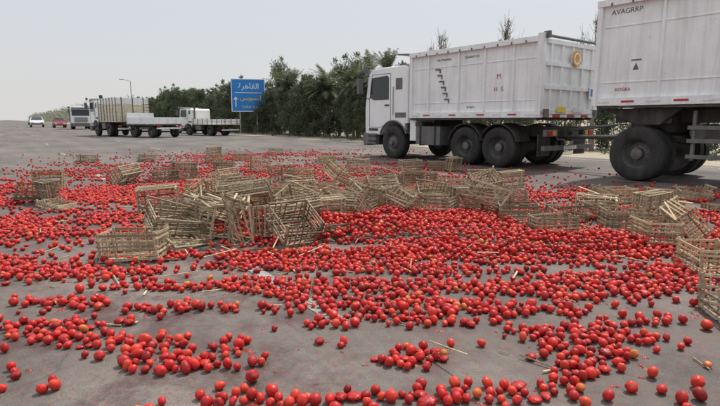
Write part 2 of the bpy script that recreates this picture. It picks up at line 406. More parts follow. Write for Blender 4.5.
tr=empty('dump_trailer',(6.60,11.45,0.004),HD)
dump_body(tr,.95,-5.6,1.60,3.68,ribs=(-.35,-1.45,-2.5,-3.55,-4.5),name='trailer_body',canopy=False)
c=MB()
for s in(1,-1):
    c.box((-2.3,.45*s,1.32),(6.2,.1,.26),'black')
    for x in(-3.5,-4.75):
        ap=arc(x,.55,.63,160,20,10); ap2=arc(x,.55,.655,160,20,10)
        c.prism(ap+ap2[::-1],.62 if s>0 else -1.23,1.23 if s>0 else -.62,'black')
    c.box((-1.7,.95*s,.85),(.05,.05,1.1),'black')
    for z in(.55,.85,1.1): c.box((-1.9,1.15*s,z),(2.0,.03,.08),'grey')
    for x in (-1.0,-2.85): c.box((x,1.1*s,.95),(.06,.08,.95),'grey')
    c.box((.0,.45*s,.86),(1.2,.1,.14),'black')
    c.cyl((-.0+.45,.45*s,.9),(-.45,.45*s,.75),.05,'black')
    c.prism([(.1,1.15),(-.35,1.15),(-.75,1.48),(.85,1.48)],.95 if s>0 else -1.05,1.05 if s>0 else -.95,'black')
    c.cyl((.55,.42*s,.86),(2.3,.03*s,.82),.05,'black')
c.cyl((0,0,1.0),(0,0,1.2),.62,'black',28)
c.box((2.35,0,.82),(.22,.14,.08),'black')
for x in(0,-3.5,-4.75): c.cyl((x,-.95,.55),(x,.95,.55),.09,'black')
for i in range(3): c.cyl((.8,.1*i-.1,1.15),(2.3,.08*i-.1,1.05-.05*i),.018,'black',6)
c.box((-.3,.2,1.25),(.5,1.6,.15),'black')
c.cyl((-.9,-.5,1.0),(-.9,.6,1.0),.16,'grey',16)
c.obj('trailer_chassis',tr,bevel=.01)
text('trailer_lettering','AVAGRRP',tr,(.38,TY,3.38),R_,.14,'ink')
text('trailer_lettering_b','KOGRA',tr,(.35,TY,1.84),R_,.09,'redink')
d=MB()
d.prism([(.18,2.25),(.06,2.25),(.12,2.38)],1.19,1.236,'ink')
d.box((.12,1.225,2.44),(.2,.02,.03),'ink')
d.obj('trailer_logo',tr)
for x in(0,-3.5,-4.75):
    for s in(1,-1): wheel(tr,x,1.2*s,s,.56,.28,True)

def cargo_truck(loc,ang,scale,kind,name='cargo_truck',x1=-5.2):
    e=empty(name,loc,ang,scale); make_cab(e,2.75)
    c=MB(); ax=x1+1.9
    for s in(1,-1):
        c.box((x1/2+.3,.42*s,.95),(-x1+.4,.09,.24),'black')
    for x in(0,ax): c.cyl((x,-.9,.5),(x,.9,.5),.09,'black')
    c.box((-1.5,.9,.8),(.8,.45,.45),'grey')
    c.box((x1+.1,0,.6),(.1,2.2,.12),'reflw')
    for s in(1,-1): c.box((x1+.04,.95*s,.8),(.03,.2,.14),'red')
    c.obj('chassis',e)
    b=MB(); x0=-.85; z0=1.15
    b.box(((x0+x1)/2,0,z0),(x0-x1,2.4,.12),'cream')
    top={'stake':2.9,'bed':1.75,'box':3.1}[kind]
    key='cream' if kind!='box' else 'white'
    nb=int((top-z0)/.24)
    for i in range(nb):
        z=z0+.18+i*.24
        for s in(1,-1): b.box(((x0+x1)/2,1.19*s,z),(x0-x1,.03,.2),key if i<nb-2 else 'white')
        b.box((x1,0,z),(.03,2.36,.2),key if i<nb-2 else 'white'); b.box((x0,0,z),(.03,2.36,.2),key)
    for i in range(7):
        x=x0+(x1-x0)*i/6
        for s in(1,-1): b.box((x,1.225*s,(z0+top)/2),(.07,.04,top-z0),'grey')
    for y in(-.8,0,.8): b.box((x1-.035,y,(z0+top)/2),(.04,.07,top-z0),'grey')
    if kind=='box': b.box(((x0+x1)/2,0,top),(x0-x1,2.4,.06),'white')
    b.obj('cargo_bed',e,bevel=.01)
    for x,fr in((0,True),(ax,False)):
        for s in(1,-1): wheel(e,x,1.15*s,s,.5,.26,not fr,'wheel',fr)
    return e
cargo_truck((-20.1,42.6,.004),math.radians(134),1.0,'stake',x1=-4.6)
cargo_truck((-13.6,44.0,.004),math.radians(146),.78,'bed')
cargo_truck((-38.2,72,.004),math.radians(-60),1.0,'box')
cargo_truck((-58,112,.004),math.radians(124),1.0,'box')
# low drop-side trailer behind the stake truck
ft=empty('flatbed_trailer',(-15.0,38.4,.004),math.radians(146))
b=MB()
b.box((0,0,.92),(3.3,2.2,.1),'grey')
for s in(1,-1):
    b.box((0,1.1*s,1.2),(3.3,.04,.44),'white')
    for x in(-1.62,-.82,0,.82,1.62): b.box((x,1.13*s,1.18),(.07,.04,.52),'white2')
    b.box((0,.5*s,.8),(3.2,.08,.16),'black')
b.box((-1.66,0,1.2),(.04,2.2,.44),'white2'); b.box((1.66,0,1.35),(.05,2.2,.8),'white2')
for y in(-.7,0,.7): b.box((-1.70,y,1.2),(.04,.06,.44),'white')
for s in(1,-1): b.box((-1.70,.85*s,.85),(.04,.3,.12),'red'); b.cyl((1.6,.4*s,.8),(2.9,.03*s,.7),.04,'black',8)
b.box((-1.68,0,.66),(.06,2.0,.1),'reflw')
for x in(-1.05,1.05): b.cyl((x,-.9,.42),(x,.9,.42),.06,'black',8)
b.obj('trailer_bed',ft,bevel=.008)
for x in(-1.05,1.05):
    for s in(1,-1): wheel(ft,x,1.03*s,s,.42,.24)

def car(name,loc,ang,mat,scale=1):
    e=empty(name,loc,ang,scale); b=MB()
    pr=[(2.15,.35),(2.2,.6),(2.1,.82),(1.1,.98),(-2.1,1.0),(-2.2,.6),(-2.15,.35),(-1.75,.35)]+arc(-1.35,.33,.37,175,5,8)+[(.95,.35)]+arc(1.35,.33,.37,175,5,8)+[(1.75,.35)]
    b.prism(pr,-.85,.85,mat)
    b.obj('body',e,bevel=.04)
    g=MB()
    xs=[(1.1,.985),(.4,1.42),(-1.0,1.44),(-1.75,.985)]
    for s in(1,-1):
        base=[(xs[0][0],.8*s,xs[0][1]),(xs[1][0],.62*s,xs[1][1]),(xs[2][0],.62*s,xs[2][1]),(xs[3][0],.8*s,xs[3][1])]
        if s>0: A=base
        else: B=base
    g.add(A+B,[(0,1,2,3),(7,6,5,4),(0,4,5,1),(2,6,7,3),(0,3,7,4)],'glass')
    g.box(((xs[1][0]+xs[2][0])/2,0,1.46),(xs[1][0]-xs[2][0]+.05,1.28,.05),mat)
    for s in(1,-1):
        for (p,q) in((0,1),(2,3)):
            P=(xs[p][0],(.8 if p in(0,3) else .62)*s,xs[p][1]);Q=(xs[q][0],(.8 if q in(0,3) else .62)*s,xs[q][1]); g.cyl(P,Q,.035,mat,6)
        g.cyl((-.1,.8*s,1.0),(-.12,.63*s,1.45),.035,mat,6)
        g.box((2.17,.6*s,.68),(.08,.35,.14),'reflw'); g.box((-2.18,.68*s,.75),(.06,.2,.22),'red')
        g.box((.85,.93*s,1.05),(.12,.16,.12),mat)
    g.box((2.19,0,.5),(.05,1.5,.16),'grey'); g.box((-2.2,0,.5),(.05,1.5,.14),'grey')
    g.obj('cabin',e)
    for x in(1.35,-1.35):
        for s in(1,-1): wheel(e,x,.84*s,s,.33,.2,False,'wheel',True)
    return e
car('white_sedan',(-15.9,50,.004),math.radians(130),'white')
car('red_sedan',(-48.6,85,.004),math.radians(-56),'redpaint')
car('white_van',(-56.5,92,.004),math.radians(-58),'white',1.2)
car('grey_sedan',(-84,135,.004),math.radians(-58),'grey',1.1)

# ------------------------------------------------------------------ road sign + poles
sg=empty('road_sign',(-9.9,47,0),math.radians(18))
s=MB()
s.box((0,0,3.4),(2.95,.05,2.85),'signwhite'); s.box((0,-.03,3.4),(2.83,.012,2.73),'blue')
for x in(-.75,.75): s.cyl((x,.09,0),(x,.09,4.6),.055,'steel',10)
for z in(2.5,3.4,4.3): s.box((0,.06,z),(2.7,.06,.08),'steel')
s.box((.0,-.045,3.62),(2.3,.01,.04),'signwhite')
s.box((-1.1,-.045,2.75),(.08,.01,.7),'signwhite'); s.prism([(-1.28,3.02),(-.92,3.02),(-1.1,3.28)],-.05,-.04,'signwhite')
s.obj('sign_panel',sg)
r90=(math.radians(90),0,0)
text('sign_text','\uFE93\uFEAE\uFEEB\uFE8E\uFED8\uFEDF\uFE8D',sg,(.05,-.045,3.98),r90,.68,'signwhite')
text('sign_text_b','\uFEB2\uFEF3\uFEEE\uFEB4\uFEDF\uFE8D',sg,(.2,-.045,3.0),r90,.55,'yellow')
text('sign_text_c','CAIRO  SUEZ',sg,(.2,-.045,2.3),r90,.27,'yellow')
def pole(x,y,h,flip=1):
    e=empty('street_lamp',(x,y,0),RANG); s=MB()
    s.cyl((0,0,0),(0,0,h),.1,'steel',8,.05); s.cyl((0,0,h),(0,1.0*flip,h+.2),.035,'steel',6); s.box((0,1.2*flip,h+.21),(.25,.6,.1),'grey')
    s.obj('lamp_post',e)
pole(-34.5,80,7.0)

# ------------------------------------------------------------------ trees
def leaves(centers,rad,per,size,up=.5,squash=1.0):
    centers=np.array(centers); n=len(centers)*per
    C=np.repeat(centers,per,0); R=np.repeat(np.array(rad),per)
    g=rng.normal(size=(n,3)); g/=np.linalg.norm(g,axis=1)[:,None]
    rr=rng.random(n)**.45
    P=C+g*(R*rr)[:,None]*np.array([1,1,squash])
    ax=rng.normal(size=(n,3))*.7+g*.8+np.array([0,0,up]); ax/=np.linalg.norm(ax,axis=1)[:,None]
    sd=np.cross(ax,rng.normal(size=(n,3))); sd/=np.linalg.norm(sd,axis=1)[:,None]
    L=size*(.5+rng.random(n))[:,None]; W=L*.26
    q=np.stack([P-sd*W*.5,P+sd*W*.5,P+ax*L+sd*W*.25,P+ax*L-sd*W*.25],1).reshape(-1,3)
    cs=np.repeat(rng.random(len(centers)),per)
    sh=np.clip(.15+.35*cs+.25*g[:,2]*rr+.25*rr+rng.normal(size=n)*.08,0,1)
    return q,np.repeat(sh,4)
def tree_mesh(name,H,W,nclump,per,bare=False,size=.2):
    mb=MB(); pts=[(0,0,0)]
    x=y=0
    for i in range(1,6):
        x+=random.uniform(-.12,.12); y+=random.uniform(-.12,.12); pts.append((x,y,H*.92*i/5))
    for i in range(5): mb.cyl(pts[i],pts[i+1],.13*(1-i/5.5),'bark',7,.13*(1-(i+1)/5.5),)
    cs=[];rs=[]
    for i in range(nclump):
        t=random.uniform(.04 if not bare else .35,1)**.85; z=H*t
        prof=(math.sin(min(1,.12+t*1.0)*math.pi*.86)**.6)*W*(1.1-.5*t)
        a=random.uniform(0,6.28); r=prof*random.uniform(.2,1)
        k=min(4,int(t*.92*5)); bx,by,bz=pts[k]
        px,py,pz=bx+r*math.cos(a),by+r*math.sin(a),z
        cs.append((px,py,pz)); rs.append(random.uniform(.18,.46)*(1.0 if not bare else .55)*(W/1.4))
        if i%2==0 or bare:
            st=Vector((bx,by,max(bz,.3)*.95)); en=Vector((px,py,pz))
            mid=(st+en)/2+Vector((0,0,-.1))
            mb.cyl(st,mid,.035,'bark',5,.022); mb.cyl(mid,en,.022,'bark',5,.008)
            for _ in range(4 if bare else 1):
                e2=en+Vector((random.uniform(-.4,.4),random.uniform(-.4,.4),random.uniform(.1,.7))); mb.cyl(mid.lerp(en,random.random()),e2,.01,'bark',4,.004)
                if not bare and random.random()<.6: cs.append(tuple(e2)); rs.append(.16)
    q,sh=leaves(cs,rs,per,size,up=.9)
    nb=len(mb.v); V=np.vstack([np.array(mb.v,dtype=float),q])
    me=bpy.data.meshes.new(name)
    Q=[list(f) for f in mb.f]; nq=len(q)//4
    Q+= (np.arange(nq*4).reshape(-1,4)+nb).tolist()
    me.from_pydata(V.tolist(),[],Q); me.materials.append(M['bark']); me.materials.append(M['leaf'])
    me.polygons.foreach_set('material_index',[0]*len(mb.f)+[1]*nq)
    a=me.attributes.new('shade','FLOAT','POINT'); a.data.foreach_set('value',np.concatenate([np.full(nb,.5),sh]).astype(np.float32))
    me.update(); return me
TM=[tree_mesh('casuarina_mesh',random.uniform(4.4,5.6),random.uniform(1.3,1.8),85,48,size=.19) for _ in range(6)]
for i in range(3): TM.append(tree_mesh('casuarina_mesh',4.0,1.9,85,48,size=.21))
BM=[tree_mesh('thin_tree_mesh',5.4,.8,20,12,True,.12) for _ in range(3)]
def rp(t,n): return D*t+NR*n
def put(name,me,t,n,s,rz=None):
    v=rp(t,n); o=bpy.data.objects.new(name,me); COL.objects.link(o); o.location=(v.x,v.y,-.03); o.scale=(s,s,s*random.uniform(.9,1.1)); o.rotation_euler=(0,0,rz if rz is not None else random.uniform(0,6.28)); return o
t=26
while t<112:
    k=random.uniform(.70,.98)*(1.0+.12*min(1,max(0,(t-40)/30)))
    put('casuarina_tree',random.choice(TM),t,19.6+random.uniform(-.6,.8),k); t+=random.uniform(1.3,2.0)
t=24
while t<110:
    k=random.uniform(.85,1.1)*(1.0+.12*min(1,max(0,(t-40)/30)))
    put('casuarina_tree',random.choice(TM),t,22.5+random.uniform(-.8,1),k); t+=random.uniform(1.9,2.8)
t=0
while t<27:
    put('shrub',random.choice(TM[6:]),t,20.5+random.uniform(-.6,.6),random.uniform(.5,.6)); t+=random.uniform(1.6,2.4)
for (x,y,s) in((6.5,24.3,1.06),(7.3,25.0,.95),(4.27,27.7,1.05),(9.4,21.2,1.0),(8.7,21.6,.9),(3.9,28.5,.95)):
    o=bpy.data.objects.new('thin_tree',random.choice(BM)); COL.objects.link(o); o.location=(x,y,-.02); o.scale=(s*.8,s*.8,s); o.rotation_euler=(0,0,random.uniform(0,6))
def palm_mesh(H):
    mb=MB()
    for i in range(8):
        z0=H*.8*i/8; z1=H*.8*(i+1)/8; mb.cyl((0.02*i,0,z0),(0.02*(i+1),0,z1),.2,'bark',9,.16)
    V=[];F=[];S=[]
    top=Vector((.16,0,H*.8))
    for k in range(34):
        a=random.uniform(0,6.28); el=random.uniform(-.3,1.4); L=random.uniform(1.5,2.0)
        dirv=Vector((math.cos(a)*math.cos(el),math.sin(a)*math.cos(el),math.sin(el))); p=top.copy(); side=Vector((-math.sin(a),math.cos(a),0)); shd=random.uniform(.1,1)
        for j in range(12):
            q=p+dirv*L/12; dirv=(dirv+Vector((0,0,-.09))).normalized()
            for s_ in(1,-1):
                for h_ in(0,.5):
                    b0=p.lerp(q,h_); ll=.42*(1-abs(j-5)/9)
                    tip=b0+side*s_*ll*.75+dirv*ll*.7+Vector((0,0,-.08+.1*random.random())); o=len(V)
                    V+=[b0,b0+dirv*.06,tip,tip-dirv*.015]; F.append((o,o+1,o+2,o+3)); S+=[shd]*4
            p=q
    nb=len(mb.v); me=bpy.data.meshes.new('palm_mesh'); me.from_pydata(mb.v+[tuple(v) for v in V],[],mb.f+[[nb+i for i in f] for f in F])
    me.materials.append(M['bark']); me.materials.append(M['palmleaf']); me.polygons.foreach_set('material_index',[0]*len(mb.f)+[1]*len(F))
    at=me.attributes.new('shade','FLOAT','POINT'); at.data.foreach_set('value',[.5]*nb+S); me.update(); return me
PM=[palm_mesh(5.3),palm_mesh(4.8)]
for (t,n,s) in((25.5,19.2,.97),(28,19.4,1.0),(30,20,.98),(33,19.2,.96),(35,20.3,1.05),(39,19.5,1.0),(44,20.5,1.08),(50,20.0,1.02)):
    put('date_palm',random.choice(PM),t,n,s)
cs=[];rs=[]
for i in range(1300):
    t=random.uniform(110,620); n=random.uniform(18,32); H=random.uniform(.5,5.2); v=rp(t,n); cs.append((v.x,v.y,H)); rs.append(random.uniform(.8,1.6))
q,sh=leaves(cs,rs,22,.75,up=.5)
me=bulk('distant_tree_row',q,np.arange(len(q)).reshape(-1,4),['leaf_hazed'],{'shade':sh},False)
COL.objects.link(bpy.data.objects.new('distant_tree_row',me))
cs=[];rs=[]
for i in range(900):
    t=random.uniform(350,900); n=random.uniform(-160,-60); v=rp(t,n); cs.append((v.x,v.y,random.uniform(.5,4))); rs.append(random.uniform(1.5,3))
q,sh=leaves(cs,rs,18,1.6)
me=bulk('distant_scrub',q,np.arange(len(q)).reshape(-1,4),['leaf_hazed'],{'shade':sh},False)
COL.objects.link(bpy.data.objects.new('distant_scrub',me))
cs=[];rs=[]
for i in range(300):
    t=random.uniform(5,110); n=random.uniform(17.4,19.5); v=rp(t,n); cs.append((v.x,v.y,.06)); rs.append(random.uniform(.12,.3))
q,sh=leaves(cs,rs,20,.14,up=1.0,squash=.4)
me=bulk('verge_weeds',q,np.arange(len(q)).reshape(-1,4),['leaf'],{'shade':sh*.9+.1},False)
COL.objects.link(bpy.data.objects.new('verge_weeds',me))

# ------------------------------------------------------------------ crates
CL,CW,CH=.47,.32,.205
def crate_mesh(broken=0.0,skew=0.0):
    mb=MB()
    def st(c,d,k='wood',j=.005):
        if random.random()<broken: return
        c=[q+random.uniform(-j,j) for q in c]; a=.04 if random.random()>broken*1.5 else .22
        rot=[random.uniform(-a,a) for _ in range(3)]
        mb.box(c,d,k,rot,sh=min(1,max(0,random.gauss(.52,.28))))
    for sx in(-1,1):
        for sy in(-1,1): st((sx*(CL/2-.01),sy*(CW/2-.01),CH/2+.01),(.022,.022,CH+.03),j=.002)
    n=6
    for i in range(n):
        z=.012+(CH-.014)*i/(n-1)
        hh=.014 if i not in(0,n-1) else .02
        for s in(1,-1):
            st((0,s*(CW/2+.003),z),(CL+.025,.009,hh)); st((s*(CL/2+.003),0,z+.004),(.009,CW+.015,hh))
    for s in(1,-1):
        for i in range(1,7): st((-CL/2+CL*i/7,s*(CW/2-.009),CH/2),(.010,.009,CH))
        for i in range(1,5): st((s*(CL/2-.009),-CW/2+CW*i/5,CH/2),(.009,.010,CH))
    for i in range(9): st((0,-CW/2+.02+i*(CW-.04)/8,.01),(CL,.017,.009))
    for i in range(3): st((-CL/2+.06+i*(CL-.12)/2,0,.0),(.022,CW,.01))
    if skew: mb.v=[(x+skew*z,y-skew*.5*z,z) for x,y,z in mb.v]
    return mb.obj('crate_mesh',attr=True,link=False)
CM=[crate_mesh(.03) for _ in range(4)]+[crate_mesh(.2,.25),crate_mesh(.15,-.3),crate_mesh(.28,.4)]
crates=[
(-4.95,7.8,25,'T',0),(-4.65,7.7,-40,'S',0),(-4.25,7.2,-20,'F',0),(-8.05,15.3,5,'U',0),(-4.6,10.2,60,'T',0),(-6.5,15.8,10,'U',0),(-4.0,10.7,15,'U',0),(-3.7,10.9,50,'S',0),
(-2.05,4.62,4,'U',0),(-1.92,5.3,35,'T',0),(-1.7,5.55,-30,'S',.0),(-2.2,6.2,10,'U',0),(-1.25,5.3,12,'E',0),(-.93,5.5,70,'S',0),(-2.4,7.7,20,'T',0),(-2.05,8.7,0,'U',0),(-1.6,5.75,15,'T',.10),(-1.95,5.75,-15,'U',.12),
(-1.35,6.1,30,'U',0),(-1.3,6.15,5,'T',.14),(-.95,6.4,-10,'U',0),(-1.05,6.8,40,'T',.08),(-1.7,6.9,-35,'S',0),(-1.55,6.6,0,'T',.12),(-1.75,5.05,60,'F',0),(-.7,5.75,20,'T',.0),(-2.7,6.9,20,'S',0),(-2.15,7.3,-30,'T',0),(-1.3,7.6,20,'U',0),(-.95,8.0,0,'S',0),
(-4.3,15.3,0,'U',0),(-3.8,16.5,20,'U',0),(-3.1,19,0,'U',0),(-4.9,17.5,50,'S',0),(-2.4,12.5,30,'S',0),(-3.4,13.0,10,'U',0),(-2.6,10.0,45,'T',0),
(-.62,5.15,50,'T',0),(-.42,6.1,20,'S',0),(-.15,6.4,-40,'T',0),(-.62,8.2,-10,'U',0),(-.9,7.4,35,'T',0),(-.35,7.4,15,'U',0),(-.3,7.3,-20,'F',.19),(-1.25,10.9,0,'U',0),(-1.6,10.3,40,'S',0),(-1.0,15.3,10,'U',0),(-.75,6.35,-25,'T',.06),(-.3,5.6,70,'F',.03),
(-.07,6.7,-15,'U',0),(.08,7.0,35,'T',.08),(.40,7.1,40,'S',0),(.72,7.7,0,'U',0),(.3,8.0,25,'T',.0),(.98,6.8,-30,'U',0),(1.05,7.4,15,'T',.0),(1.42,7.0,30,'S',0),(1.6,6.6,-25,'T',0),(1.3,7.9,10,'U',0),(.62,6.7,60,'T',0),
(-.07,12,0,'S',0),(1.27,13.1,20,'U',0),(1.95,13.1,0,'U',0),(2.3,12.8,40,'S',0),(.54,9.3,-20,'T',0),(1.2,10.1,10,'U',0),(-.4,9.6,60,'T',0),(.1,8.9,10,'U',0),(.9,8.6,30,'S',0),(1.6,9.0,-20,'U',0),
(1.95,8.1,5,'U',0),(2.2,7.4,-25,'T',0),(1.95,6.3,-10,'U',0),(2.1,5.55,8,'U',0),(2.55,6.4,20,'U',0),(2.9,6.4,-40,'S',0),(3.95,7.9,0,'U',0),(3.05,5.9,-5,'U',0),(3.05,5.25,80,'U',0),(3.4,5.35,85,'T',.0),(4.1,7.05,0,'U',0),(4.15,6.9,10,'F',.2),(2.7,9.3,15,'S',0),(2.90,4.2,75,'U',0),(2.38,3.1,78,'U',0),(5.2,8.1,0,'U',0),(3.7,6.5,30,'S',0),(2.1,8.7,20,'T',0),(4.5,7.6,-10,'U',0),(3.4,7.2,50,'T',0),(4.9,6.9,20,'F',0),(-5.6,9.3,10,'S',0)]
for (x,y,yaw,mode,zb) in crates:
    me=random.choice(CM[:5] if mode=='U' else CM)
    yaw=math.radians(yaw+random.uniform(-8,8)); rx=ry=0; sz=1
    if mode=='U': rx=random.uniform(-.04,.04); ry=random.uniform(-.04,.04)
    if mode=='S': rx=math.radians(random.choice([-90,90])+random.uniform(-12,12)); ry=random.uniform(-.1,.1)
    if mode=='E': ry=math.radians(90+random.uniform(-10,10))
    if mode=='T': rx=math.radians(random.choice([-1,1])*random.uniform(12,52)); ry=math.radians(random.uniform(-22,22))
    if mode=='F': sz=.35; ry=.12
    R=Matrix.Rotation(yaw,3,'Z')@Euler((rx,ry,0)).to_matrix()
    cs=[R@Vector((a*CL/2,b*CW/2,c*CH*sz)) for a in(-1,1) for b in(-1,1) for c in(0,1)]
    mz=min(c.z for c in cs); cen=sum(cs,Vector())/8
    o=bpy.data.objects.new('wooden_crate',me); COL.objects.link(o)
    o.rotation_euler=R.to_euler(); k=random.uniform(.92,1.1); o.scale=(k,k,k*sz)
    o.location=(x-cen.x,y-cen.y,zb-mz+.012)
mb=MB()
for i in range(520):
    if i<330: x=random.gauss(.1,2.1); y=random.gauss(6.2,1.1)
    else: x=random.uniform(-5,5); y=random.uniform(2.2,10)
    L=random.uniform(.05,.34) if i<330 else random.uniform(.02,.16); z=.012+abs(random.gauss(0,.04))*(1 if i<330 else .05)
    mb.box((x,y,z),(L,random.uniform(.004,.013),.006),'wood',(random.uniform(-.3,.3),random.uniform(-.14,.14)*(1 if i<330 else .1),random.uniform(0,3.14)),sh=random.random())
for (x,y,L,a) in((.92,2.52,.2,.9+1.5),(.42,2.62,.16,.5),(.25,3.05,.16,2.5),(.1,4.75,.7,.1),(.9,4.9,.9,-.05),(-.9,4.9,.7,.03)):
    mb.cyl((x-L/2*math.cos(a),y-L/2*math.sin(a),.015),(x+L/2*math.cos(a),y+L/2*math.sin(a),.025),.004,'wood',5,sh=.2)
mb.obj('broken_slats',attr=True)

# ------------------------------------------------------------------ tomatoes
tab=rng.random((256,256))
def vnoise(x,y,s,off=0):
    X=x*s+37.3+off; Y=y*s+91.7+off*1.7; xi=np.floor(X).astype(int); yi=np.floor(Y).astype(int); fx=X-xi; fy=Y-yi
    fx=fx*fx*(3-2*fx); fy=fy*fy*(3-2*fy)
    g=lambda a,b: tab[a%256,b%256]
    return (g(xi,yi)*(1-fx)+g(xi+1,yi)*fx)*(1-fy)+(g(xi,yi+1)*(1-fx)+g(xi+1,yi+1)*fx)*fy
blobs=[
(-2.1,2.95,.6,.13,0,.9),(-1.45,2.8,.5,.11,-8,.9),(-.95,2.52,.34,.11,-5,.9),(-.72,2.7,.15,.10,0,.95),(-2.1,3.4,.7,.10,0,.7),(-1.2,3.3,.5,.08,0,.6),(-1.9,2.45,.3,.1,0,.3),
(-.1,2.15,.5,.06,0,.85),(.24,2.58,.2,.10,20,1.0),(-.1,2.75,.12,.06,0,.7),(.65,2.2,.34,.10,0,.95),(1.2,2.5,.34,.15,25,.92),(1.35,2.85,.4,.13,-10,.9),(1.0,2.68,.2,.08,30,.65),(1.5,2.15,.2,.1,0,.55),
(.8,3.3,.65,.14,-8,1.0),(1.72,3.05,.35,.12,10,.75),(.32,3.13,.35,.11,-10,1.0),(.3,3.75,1.3,.14,-3,1.05),(-.45,3.68,.4,.11,0,.95),(1.2,3.55,.6,.13,-12,.95),(-1.4,3.75,.5,.08,0,.6),(.1,3.4,.4,.08,5,.7),(-.15,3.0,.2,.07,0,.6),
(2.2,3.9,1.0,.40,5,.88),(2.6,3.3,.5,.25,0,.6),(-.1,4.65,2.2,.20,2,1.05),(-2.5,4.1,1.1,.22,4,.82),(-3.6,4.6,1.3,.3,0,.65),(.5,4.2,1.4,.16,-4,.9),(-1.2,4.3,.8,.09,0,.65),
(1.7,5.0,1.8,.6,6,1.2),(-.3,5.6,1.1,.55,0,1.3),(.9,6.0,1.5,.6,0,1.2),(-1.4,6.2,1.4,.9,0,.95),(-3.6,6.1,2.4,.9,8,.72),(0,8,2.8,1.9,0,.95),(-3,9,3.0,2.2,20,.76),(2.8,7,1.8,.9,0,.78),
(3.6,4.9,1.1,.7,0,.85),(-1.5,12.5,4.2,2.8,20,.74),(-5.5,13,3.2,3.2,0,.64),(-3.5,17.5,4,3,30,.60),(4.4,8.6,1.8,1.0,-20,.68),(-6.0,8.2,2.2,1.4,0,.66),(1.2,10.5,2.6,1.8,0,.72),(-7.5,10.5,2.2,2.2,0,.56),(4.8,6.3,1.3,.9,0,.7)]
def mask(x,y):
    f=np.zeros_like(x)
    for bx,by,rx,ry,a,w in blobs:
        a=math.radians(a); dx=x-bx; dy=y-by; u=(dx*math.cos(a)+dy*math.sin(a))/rx; v=(-dx*math.sin(a)+dy*math.cos(a))/ry
        g=w*np.exp(-(u*u+v*v)**1.3*.7); f=np.maximum(f,g)+.15*np.minimum(f,g)
    return f
def heap(x,y):
    h=np.zeros_like(x)
    for bx,by,rx,ry,hh in((-.3,5.75,.9,.4,.10),(1.5,5.6,1.2,.4,.06),(-1.4,5.9,.7,.5,.10),(.5,6.6,1.4,.5,.08),(2.3,5.2,.9,.35,.03)):
        h+=hh*np.exp(-((x-bx)/rx)**2-((y-by)/ry)**2)
    return h*(.6+.8*vnoise(x,y,3.0,5))
def field(x,y):
    mk_=mask(x,y)
    n=.35*vnoise(x*.7,y*1.5,3.3)+.30*vnoise(x,y,8.5,9)+.35*vnoise(x*.6,y*1.6,1.3,21)
    f=mk_+(n-.5)*1.9
    p=np.clip((f-.46)/.36,0,1); p=p*p*(3-2*p)
    far=np.clip((y-7)/8,0,1); p=p*(1-.4*far)*np.clip(.35+mk_,0,1)
    return np.clip(p+.036*np.clip(mk_*3+.2,0,1)*(1-.4*far),0,1)
pts=[]
def throw(dens,layer,x0,x1,y0,y1,thr):
    n=int((x1-x0)*(y1-y0)*dens); x=rng.uniform(x0,x1,n); y=rng.uniform(y0,y1,n)
    ok=np.abs(x)<(y*.78+.7); x=x[ok];y=y[ok]
    p=field(x,y)
    if layer: p=np.where((mask(x,y)>thr)&(p>.85),(p-.45)*.8,0)
    ok=rng.random(len(x))<p; x=x[ok];y=y[ok]
    cell=.062; grid={}
    hz=heap(x,y) if len(x) else x
    out=[]
    rad=(rng.normal(.0232,.0036,len(x))).clip(.014,.0315)
    for i in range(len(x)):
        gx=int(x[i]//cell); gy=int(y[i]//cell); bad=False
        for a in(-1,0,1):
            for b in(-1,0,1):
                for (qx,qy,qr) in grid.get((gx+a,gy+b),()):
                    if (qx-x[i])**2+(qy-y[i])**2<((qr+rad[i])*.92)**2: bad=True;break
                if bad:break
            if bad:break
        if bad: continue
        grid.setdefault((gx,gy),[]).append((x[i],y[i],rad[i]))
        out.append((x[i],y[i],rad[i],hz[i]))
    for (a,b,r,h) in out:
        if layer==0: pts.append((a,b,.006+r*.92+ (h if h>.03 else h*.3),r))
        else: pts.append((a,b,.006+r+.038*layer+h,r))
throw(1100,0,-4.5,4.5,1.9,4.6,0)
throw(900,0,-9,7.5,4.6,10,0)
throw(200,0,-12,6.5,10,23,0)
throw(450,1,-3.5,4,4.4,7,1.05)
P=np.array(pts)
def cube_sphere(n):
    vm={};V=[];Q=[]
    for ax in range(3):
        for s in(-1,1):
            idx={}
            for i in range(n+1):
                for j in range(n+1):
                    p=[0,0,0]; p[ax]=s; p[(ax+1)%3]=math.tan((2*i/n-1)*math.pi/4); p[(ax+2)%3]=math.tan((2*j/n-1)*math.pi/4)
                    k=tuple(round(c,5) for c in p)
                    if k not in vm: vm[k]=len(V); V.append(Vector(p).normalized())
                    idx[i,j]=vm[k]
            for i in range(n):
                for j in range(n):
                    q=[idx[i,j],idx[i+1,j],idx[i+1,j+1],idx[i,j+1]]
                    if s<0: q.reverse()
                    Q.append(q)
    V=np.array([tuple(v) for v in V]); return V,np.array(Q)
def rotm(n):
    q=rng.normal(size=(n,4)); q/=np.linalg.norm(q,axis=1)[:,None]; w,x,y,z=q.T
    return np.stack([1-2*(y*y+z*z),2*(x*y-z*w),2*(x*z+y*w),2*(x*y+z*w),1-2*(x*x+z*z),2*(y*z-x*w),2*(x*z-y*w),2*(y*z+x*w),1-2*(x*x+y*y)],1).reshape(-1,3,3)
AV=[];AQ=[];AT=[];AP=[];off=0
